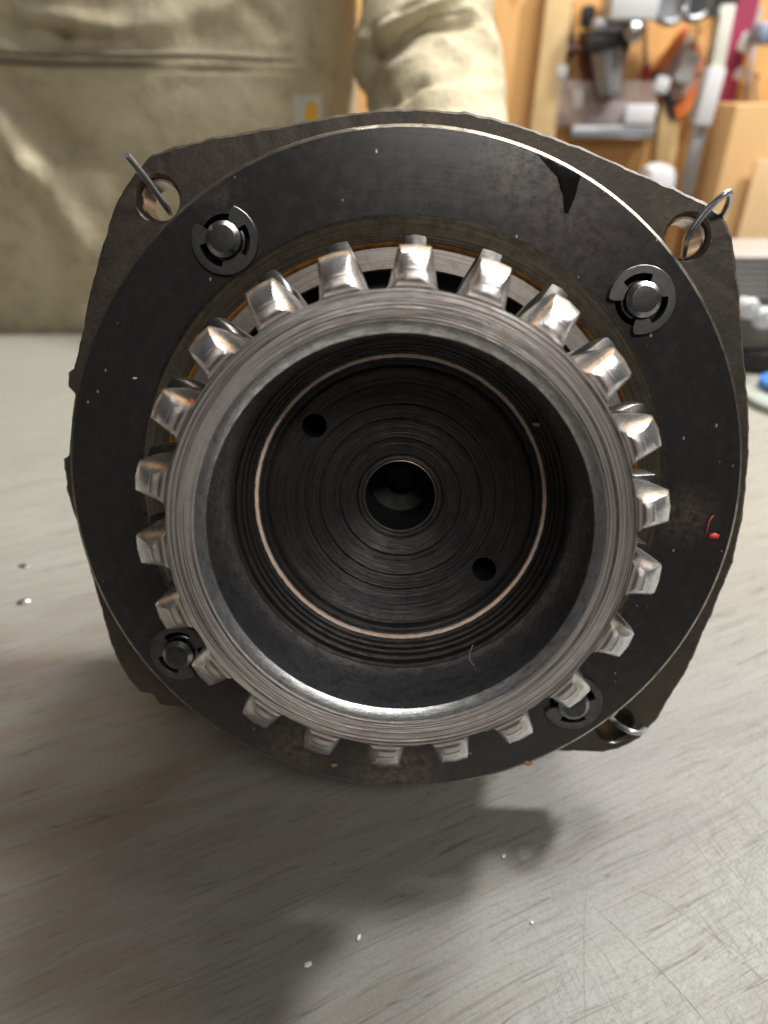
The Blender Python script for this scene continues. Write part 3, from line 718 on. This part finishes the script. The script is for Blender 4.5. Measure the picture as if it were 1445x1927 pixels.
# pocket label
lb = [at_y(554, 182, 606), at_y(604, 180, 560), at_y(604, 236, 560), at_y(554, 238, 560)]
g = G(); 
def front(px, py, off): 
    return pl(at_y(px, py, 606 - off))
def flat(poly, off, th): 
    n = len(poly); return [front(x, y, off) for x, y in poly] + [front(x, y, off - th) for x, y in poly], [tuple(range(n)), tuple(reversed(range(n, 2 * n)))] + [(i, (i + 1) % n, n + (i + 1) % n, n + i) for i in range(n)]
LABOFF = 10
v, f = flat([(552, 180), (604, 178), (606, 240), (554, 242)], LABOFF, 1.2); mk('pocket_label', v, f, plain('grey_woven_label', (.50, .50, .44), .8), person)
v, f = flat([(590, 188), (597, 198), (599, 214), (597, 232), (586, 238), (575, 232), (573, 214), (577, 200), (583, 190)], LABOFF + .4, .4); mk('label_mark', v, f, plain('ochre_print', (.72, .38, .04), .7), person)

# ------------------------------------------------------------------ wall and the things hanging on it
def wbox(name, label, cat, x0, y0, x1, y1, Y, depth, m_, bev=2, ang=0, build=True, parent=None):
    a, b = at_y(x0, y0, Y), at_y(x1, y1, Y); c = (a + b) / 2
    g = G(); R = Matrix.Rotation(ang, 3, 'Y')
    g.box((c.x, Y + depth / 2, c.z), (abs(b.x - a.x), depth, abs(a.z - b.z)), 0, R, bev)
    o = g.build(name, m_, parent)
    if label: tag(o, label, cat)
    return o
tan_wood = plain('pale_stud_wood', (.60, .42, .20), .6, 0, .4, .02)
cardboard = plain('cardboard', (.64, .39, .17), .8, 0, .25, .01)
plast_w = plain('white_plastic', (.62, .62, .63), .35, 0, .1, .02)
grey_st = plain('galvanised_steel', (.50, .51, .54), .35, .7, .3, .02)
dk_st = plain('dark_tool_steel', (.10, .10, .10), .4, .7, .4, .02)
orange_p = plain('orange_card', (.80, .22, .05), .5, 0, .15, .02)
black_p = plain('black_card', (.02, .02, .025), .5, 0, .15, .02)
maroon = plain('maroon_cloth', (.33, .035, .09), .75, 0, .35, .02)
blue_p = plain('blue_plastic', (.05, .20, .62), .4, 0, .15, .02)
brown_w = plain('dark_red_wire', (.14, .05, .04), .5, 0, .3, .02)
clear_p = plain('clear_blister_plastic', (.75, .62, .55), .2, 0, .15, .02, alpha=.28)
def bar(name, label, cat, pts, r, m_, parent=None, n=14):
    g = G(); g.tube(pts, r, n, sub=6); o = g.build(name, m_, parent)
    return tag(o, label, cat) if label else o
def plank(name, label, cat, xa, ya, xb, yb, wpx, Y, depth, m_, parent=None):
    a, b = at_y(xa, ya, Y), at_y(xb, yb, Y); d = (b - a); L = d.length; ang = atan2(d.x, d.z)
    w = wpx / FPX * Y * .95; g = G(); c = (a + b) / 2
    g.box((c.x, Y + depth / 2, c.z), (w, depth, L), 0, Matrix.Rotation(ang, 3, 'Y'), 1.5)
    o = g.build(name, m_, parent)
    return tag(o, label, cat) if label else o
plank('wall_stud', 'pale upright wooden batten on the plywood wall right of the sleeve', 'batten', 1062, -60, 990, 480, 44, YW - 32, 30, tan_wood)
plank('wall_batten', 'pale wooden batten low on the wall below the orange package', 'batten', 1262, 190, 1236, 480, 34, YW - 20, 18, tan_wood)
# bracket tool hung beside the batten
t = thing('hanging_clamp', 'grey steel clamp tool hanging on the wall left of the orange package', 'clamp', at_y(1160, 170, YW - 30))
def loc_parent(o, t): o.parent = t; o.matrix_parent_inverse = Matrix.Translation(-t.location); return o
def wl(o): return loc_parent(o, t)
wl(wbox('jaw', None, None, 1118, 32, 1200, 62, YW - 70, 45, grey_st, 6)); wl(wbox('clamp_body', None, None, 1108, 58, 1186, 100, YW - 60, 40, dk_st, 8))
wl(bar('screw', None, None, [at_y(1140, 95, YW - 45), at_y(1146, 175, YW - 45)], [26, 18], grey_st)); wl(bar('arm', None, None, [at_y(1165, 95, YW - 40), at_y(1158, 150, YW - 40), at_y(1140, 175, YW - 40)], [16, 12, 9], steel))
g = G(); c = at_y(1193, 58, YW - 85); g.lathe([(15, -8), (16, 0), (12, 7), (4, 11), (0.01, 11)], 24, Matrix.Rotation(radians(90), 3, 'X'), c); wl(g.build('knob', steel))
wl(wbox('handle', None, None, 1098, 8, 1118, 52, YW - 45, 18, black_p, 6))
wbox('white_carton', 'white carton high on the wall at the top of the frame', 'carton', 1160, -60, 1236, 38, YW - 95, 70, plast_w, 4)
# wire loops and blister pack
t = thing('wire_coil', 'coil of dark reddish wire hanging on the wall beside the batten', 'wire coil', at_y(1080, 180, YW - 20))
pts = [at_y(1080 + 42 * cos(a) * (1 + .1 * sin(3 * a)), 160 + 74 * sin(a), YW - 18 - 6 * sin(2 * a)) for a in [i * 2 * pi / 16 for i in range(17)]]
wl(bar('loop', None, None, pts, 4, brown_w)); pts = [at_y(1092 + 34 * cos(a), 150 + 60 * sin(a + .4), YW - 26) for a in [i * 2 * pi / 16 for i in range(17)]]
wl(bar('loop', None, None, pts, 5, brown_w)); wl(wbox('clip', None, None, 1048, 122, 1066, 152, YW - 34, 12, plast_w, 4)); wl(wbox('clip', None, None, 1080, 168, 1096, 206, YW - 34, 12, plast_w, 5))
wl(bar('loop', None, None, [at_y(1098, 60, YW - 14), at_y(1102, 110, YW - 16), at_y(1112, 160, YW - 16), at_y(1112, 210, YW - 16)], 9, brown_w))
t = thing('blister_package', 'clear blister package with a grey rail base and white label on the wall', 'package', at_y(1140, 240, YW - 20))
wl(wbox('blister', None, None, 1050, 150, 1228, 240, YW - 36, 30, clear_p, 6)); wl(wbox('rail', None, None, 1076, 236, 1230, 262, YW - 44, 40, grey_st, 5)); wl(wbox('label', None, None, 1180, 196, 1230, 234, YW - 46, 6, plast_w, 2))
wl(wbox('contents', None, None, 1112, 190, 1176, 232, YW - 30, 20, plain('grey_mauve_part', (.33, .29, .33), .5), 6))
# tilted orange package
t = thing('orange_package', 'tilted white card package with orange and black corners hanging on the wall', 'package', at_y(1270, 130, YW - 20))
a1 = atan2(1290 - 1230, -(50 - 125))
def poly_w(name, pts, Y, th, m_):
    n = len(pts); P = [at_y(x, y, Y) for x, y in pts]; Q = [p + Vector((0, th, 0)) for p in P]
    return wl(mk(name, P + Q, [tuple(range(n)), tuple(reversed(range(n, 2 * n)))] + [(i, (i + 1) % n, n + (i + 1) % n, n + i) for i in range(n)], m_))
poly_w('card', [(1290, 48), (1330, 120), (1266, 226), (1226, 140)], YW - 20, 3, plain('grey_pink_card', (.50, .38, .32), .6))
poly_w('orange_corner', [(1282, 52), (1300, 52), (1248, 136), (1230, 128)], YW - 24, 3, orange_p); poly_w('orange_corner', [(1318, 146), (1326, 172), (1276, 228), (1266, 206)], YW - 24, 3, orange_p)
poly_w('orange_side', [(1300, 78), (1318, 86), (1330, 130), (1318, 140)], YW - 24, 3, plain('faded_orange_card', (.66, .26, .13), .6))
poly_w('black_corner', [(1228, 132), (1246, 138), (1272, 214), (1264, 226)], YW - 24.5, 3, black_p)
wl(wbox('tool_head', None, None, 1282, 94, 1308, 160, YW - 42, 20, plast_w, 9, .25)); wl(wbox('tool_grip', None, None, 1234, 142, 1258, 178, YW - 40, 18, plast_w, 7, .2))
# round metal lids along the top
for k, (x, y, r, lab) in enumerate([(1258, 12, 26, 'dark round metal lid at the top of the wall, leftmost of three'), (1305, 0, 30, 'bright round metal lid at the top of the wall, middle of three'), (1352, 6, 22, 'small round metal lid at the top of the wall above the white bar')]):
    g = G(); c = at_y(x, y, YW - 60); g.lathe([(r * 1.02, 0), (r * 1.05, 10), (r, 18), (r * .8, 20), (r * .7, 15), (0.01, 14)], 32, Matrix.Rotation(radians(90), 3, 'X'), c)
    tag(g.build('round_lid', steel if k else grey_st), lab, 'lid', 'round metal lids on the wall')
# small hand tools on hooks
def tool(px, py, L, r, m_, lab, tilt=0, hm=None):
    global t
    t = thing('hanging_tool', lab, 'tool', at_y(px, py, YW - 20), group='small hand tools on the wall')
    a_ = at_y(px, py, YW - 22); d_ = Vector((sin(tilt), 0, -cos(tilt)))
    wl(bar('shaft', None, None, [a_, a_ + d_ * L * .55], r * .45, m_)); wl(bar('handle', None, None, [a_ + d_ * L * .5, a_ + d_ * L * .75, a_ + d_ * L], [r * .8, r * 1.15, r * .7], hm or black_p))
    wl(bar('hook', None, None, [a_ + Vector((0, 20, 6)), a_ + Vector((0, 0, 8)), a_ + Vector((0, -8, 0)), a_ + Vector((0, -8, 8))], 1.6, dk_st))
red_p = plain('red_handle', (.45, .04, .03), .4)
tool(1075, 15, 70, 7, steel, 'short screwdriver with a dark handle hanging beside the batten', .1)
tool(1212, 60, 95, 8, steel, 'long driver hanging between the clamp and the orange package', .25, red_p)
tool(1168, 95, 85, 6, grey_st, 'thin grey tool hanging right of the clamp funnel', .15, dk_st)
tool(1150, 100, 80, 5, steel, 'slim bright rod tool hanging just below the clamp', -.1, grey_st)
tool(1345, 40, 70, 6, dk_st, 'dark tool hanging just left of the white bar', .1)
tool(1310, 60, 60, 5, steel, 'small bright tool hanging right of the orange corner', .2, orange_p)
tool(1420, 150, 90, 7, grey_st, 'grey tool hanging right of the maroon cloth', .3, plast_w)
# white bar in three widths, maroon strip, boxes
t = thing('white_bar', 'long pale plastic bar leaning on the wall beside the maroon cloth', 'bar', at_y(1330, 180, YW - 60))
wl(plank('bar_top', None, None, 1372, 8, 1350, 130, 22, YW - 80, 20, plain('cream_plastic', (.70, .69, .60), .35))); wl(plank('bar_grip', None, None, 1351, 128, 1322, 236, 29, YW - 90, 30, plast_w)); wl(plank('bar_foot', None, None, 1322, 232, 1286, 400, 22, YW - 80, 20, grey_st))
t = thing('maroon_cloth', 'maroon cloth strip with white tabs hanging right of the white bar', 'cloth', at_y(1380, 120, YW - 30))
poly_w('cloth_strip', [(1388, -60), (1440, -60), (1425, 20), (1400, 100), (1372, 240), (1335, 290), (1345, 200), (1362, 110)], YW - 24, 6, maroon)
wl(wbox('tab', None, None, 1396, 62, 1416, 100, YW - 40, 8, plast_w, 4, .35)); wl(wbox('tab', None, None, 1386, 128, 1400, 152, YW - 40, 8, plain('mauve_tab', (.55, .45, .48), .5), 4, .35))
plank('grey_strap', 'grey strap hanging beside the maroon cloth', 'strap', 1430, 10, 1382, 330, 10, YW - 14, 4, plain('grey_webbing', (.42, .36, .33), .8))
wbox('cardboard_box', 'large cardboard box standing behind the bench at the right edge', 'box', 1386, 196, 1700, 900, YW - 130, 110, cardboard, 3)
wbox('tall_carton', 'lighter cardboard flap leaning against the large box at the right edge', 'carton', 1424, 300, 1700, 900, YW - 150, 8, plain('light_cardboard', (.68, .46, .24), .8, 0, .2, .01), 2)
wbox('blue_bottle', 'dark blue and white bottle cropped by the right edge of the frame', 'bottle', 1434, 40, 1480, 84, YW - 90, 50, plain('blue_grey_plastic', (.25, .30, .42), .4), 10)
wbox('white_cup', 'white plastic cup behind the top right of the flange', 'cup', 1222, 312, 1262, 420, YW - 140, 70, plast_w, 20)
# machine block at the right with two bright knobs
t = thing('bench_machine', 'grey ribbed metal machine with two bright knobs on the bench at the right edge', 'machine', on_table(1430, 640))
Ym = 508
body_m = plain('grey_machine_paint', (.36, .35, .34), .45, .3, .2, .02)
lo = on_table(1392, 700); 
g = G(); a = at_y(1380, 560, Ym); b = at_y(1560, 690, Ym); g.box(((a.x + b.x) / 2, Ym + 35, (a.z + b.z) / 2), (b.x - a.x, 70, a.z - b.z), 0, None, 4); wl(g.build('machine_body', plain('brown_grey_paint', (.20, .18, .165), .5, .2), None))
for k in range(7):
    y0 = 484 + k * 11.5; g = G(); a = at_y(1380, y0, Ym - 4); b = at_y(1560, y0 + 8.5, Ym - 4); g.box(((a.x + b.x) / 2, Ym + 30, (a.z + b.z) / 2), (b.x - a.x, 66, abs(a.z - b.z) + .3), 0, None, 1.2); wl(g.build('rib', body_m))
for x, y, r in ((1404, 578, 7.5), (1432, 596, 8)):
    g = G(); c = at_y(x, y, Ym - 14); g.lathe([(r * .7, -14), (r * .8, 0), (r, 3), (r * .8, 8), (0.01, 10)], 24, Matrix.Rotation(radians(90), 3, 'X'), c); wl(g.build('knob', plast_w))
g = G(); a = at_y(1400, 640, Ym - 10); g.box((a.x + 70, Ym + 10, 8), (150, 60, 16), 0, Matrix.Rotation(-.18, 3, 'Z'), 3); wl(g.build('base', plain('black_rubber', (.015, .014, .014), .6)))
# blue cap on a pale rag
p = on_table(1440, 760)
g = G(); g.lathe([(26, 0), (27, 5), (22, 9), (0.01, 10)], 32, org=(p.x + 14, p.y, 0)); tag(g.build('pale_rag', plain('grey_green_rag', (.42, .46, .42), .8)), 'pale grey green rag on the bench under the blue cap at right', 'rag')
g = G(); g.lathe([(17, 10.2), (17, 15), (14, 17), (0.01, 17.5)], 32, org=(p.x + 12, p.y + 4, 0)); tag(g.build('blue_plug', blue_p), 'blue plastic plug lying on a rag at the right edge of the bench', 'plug')
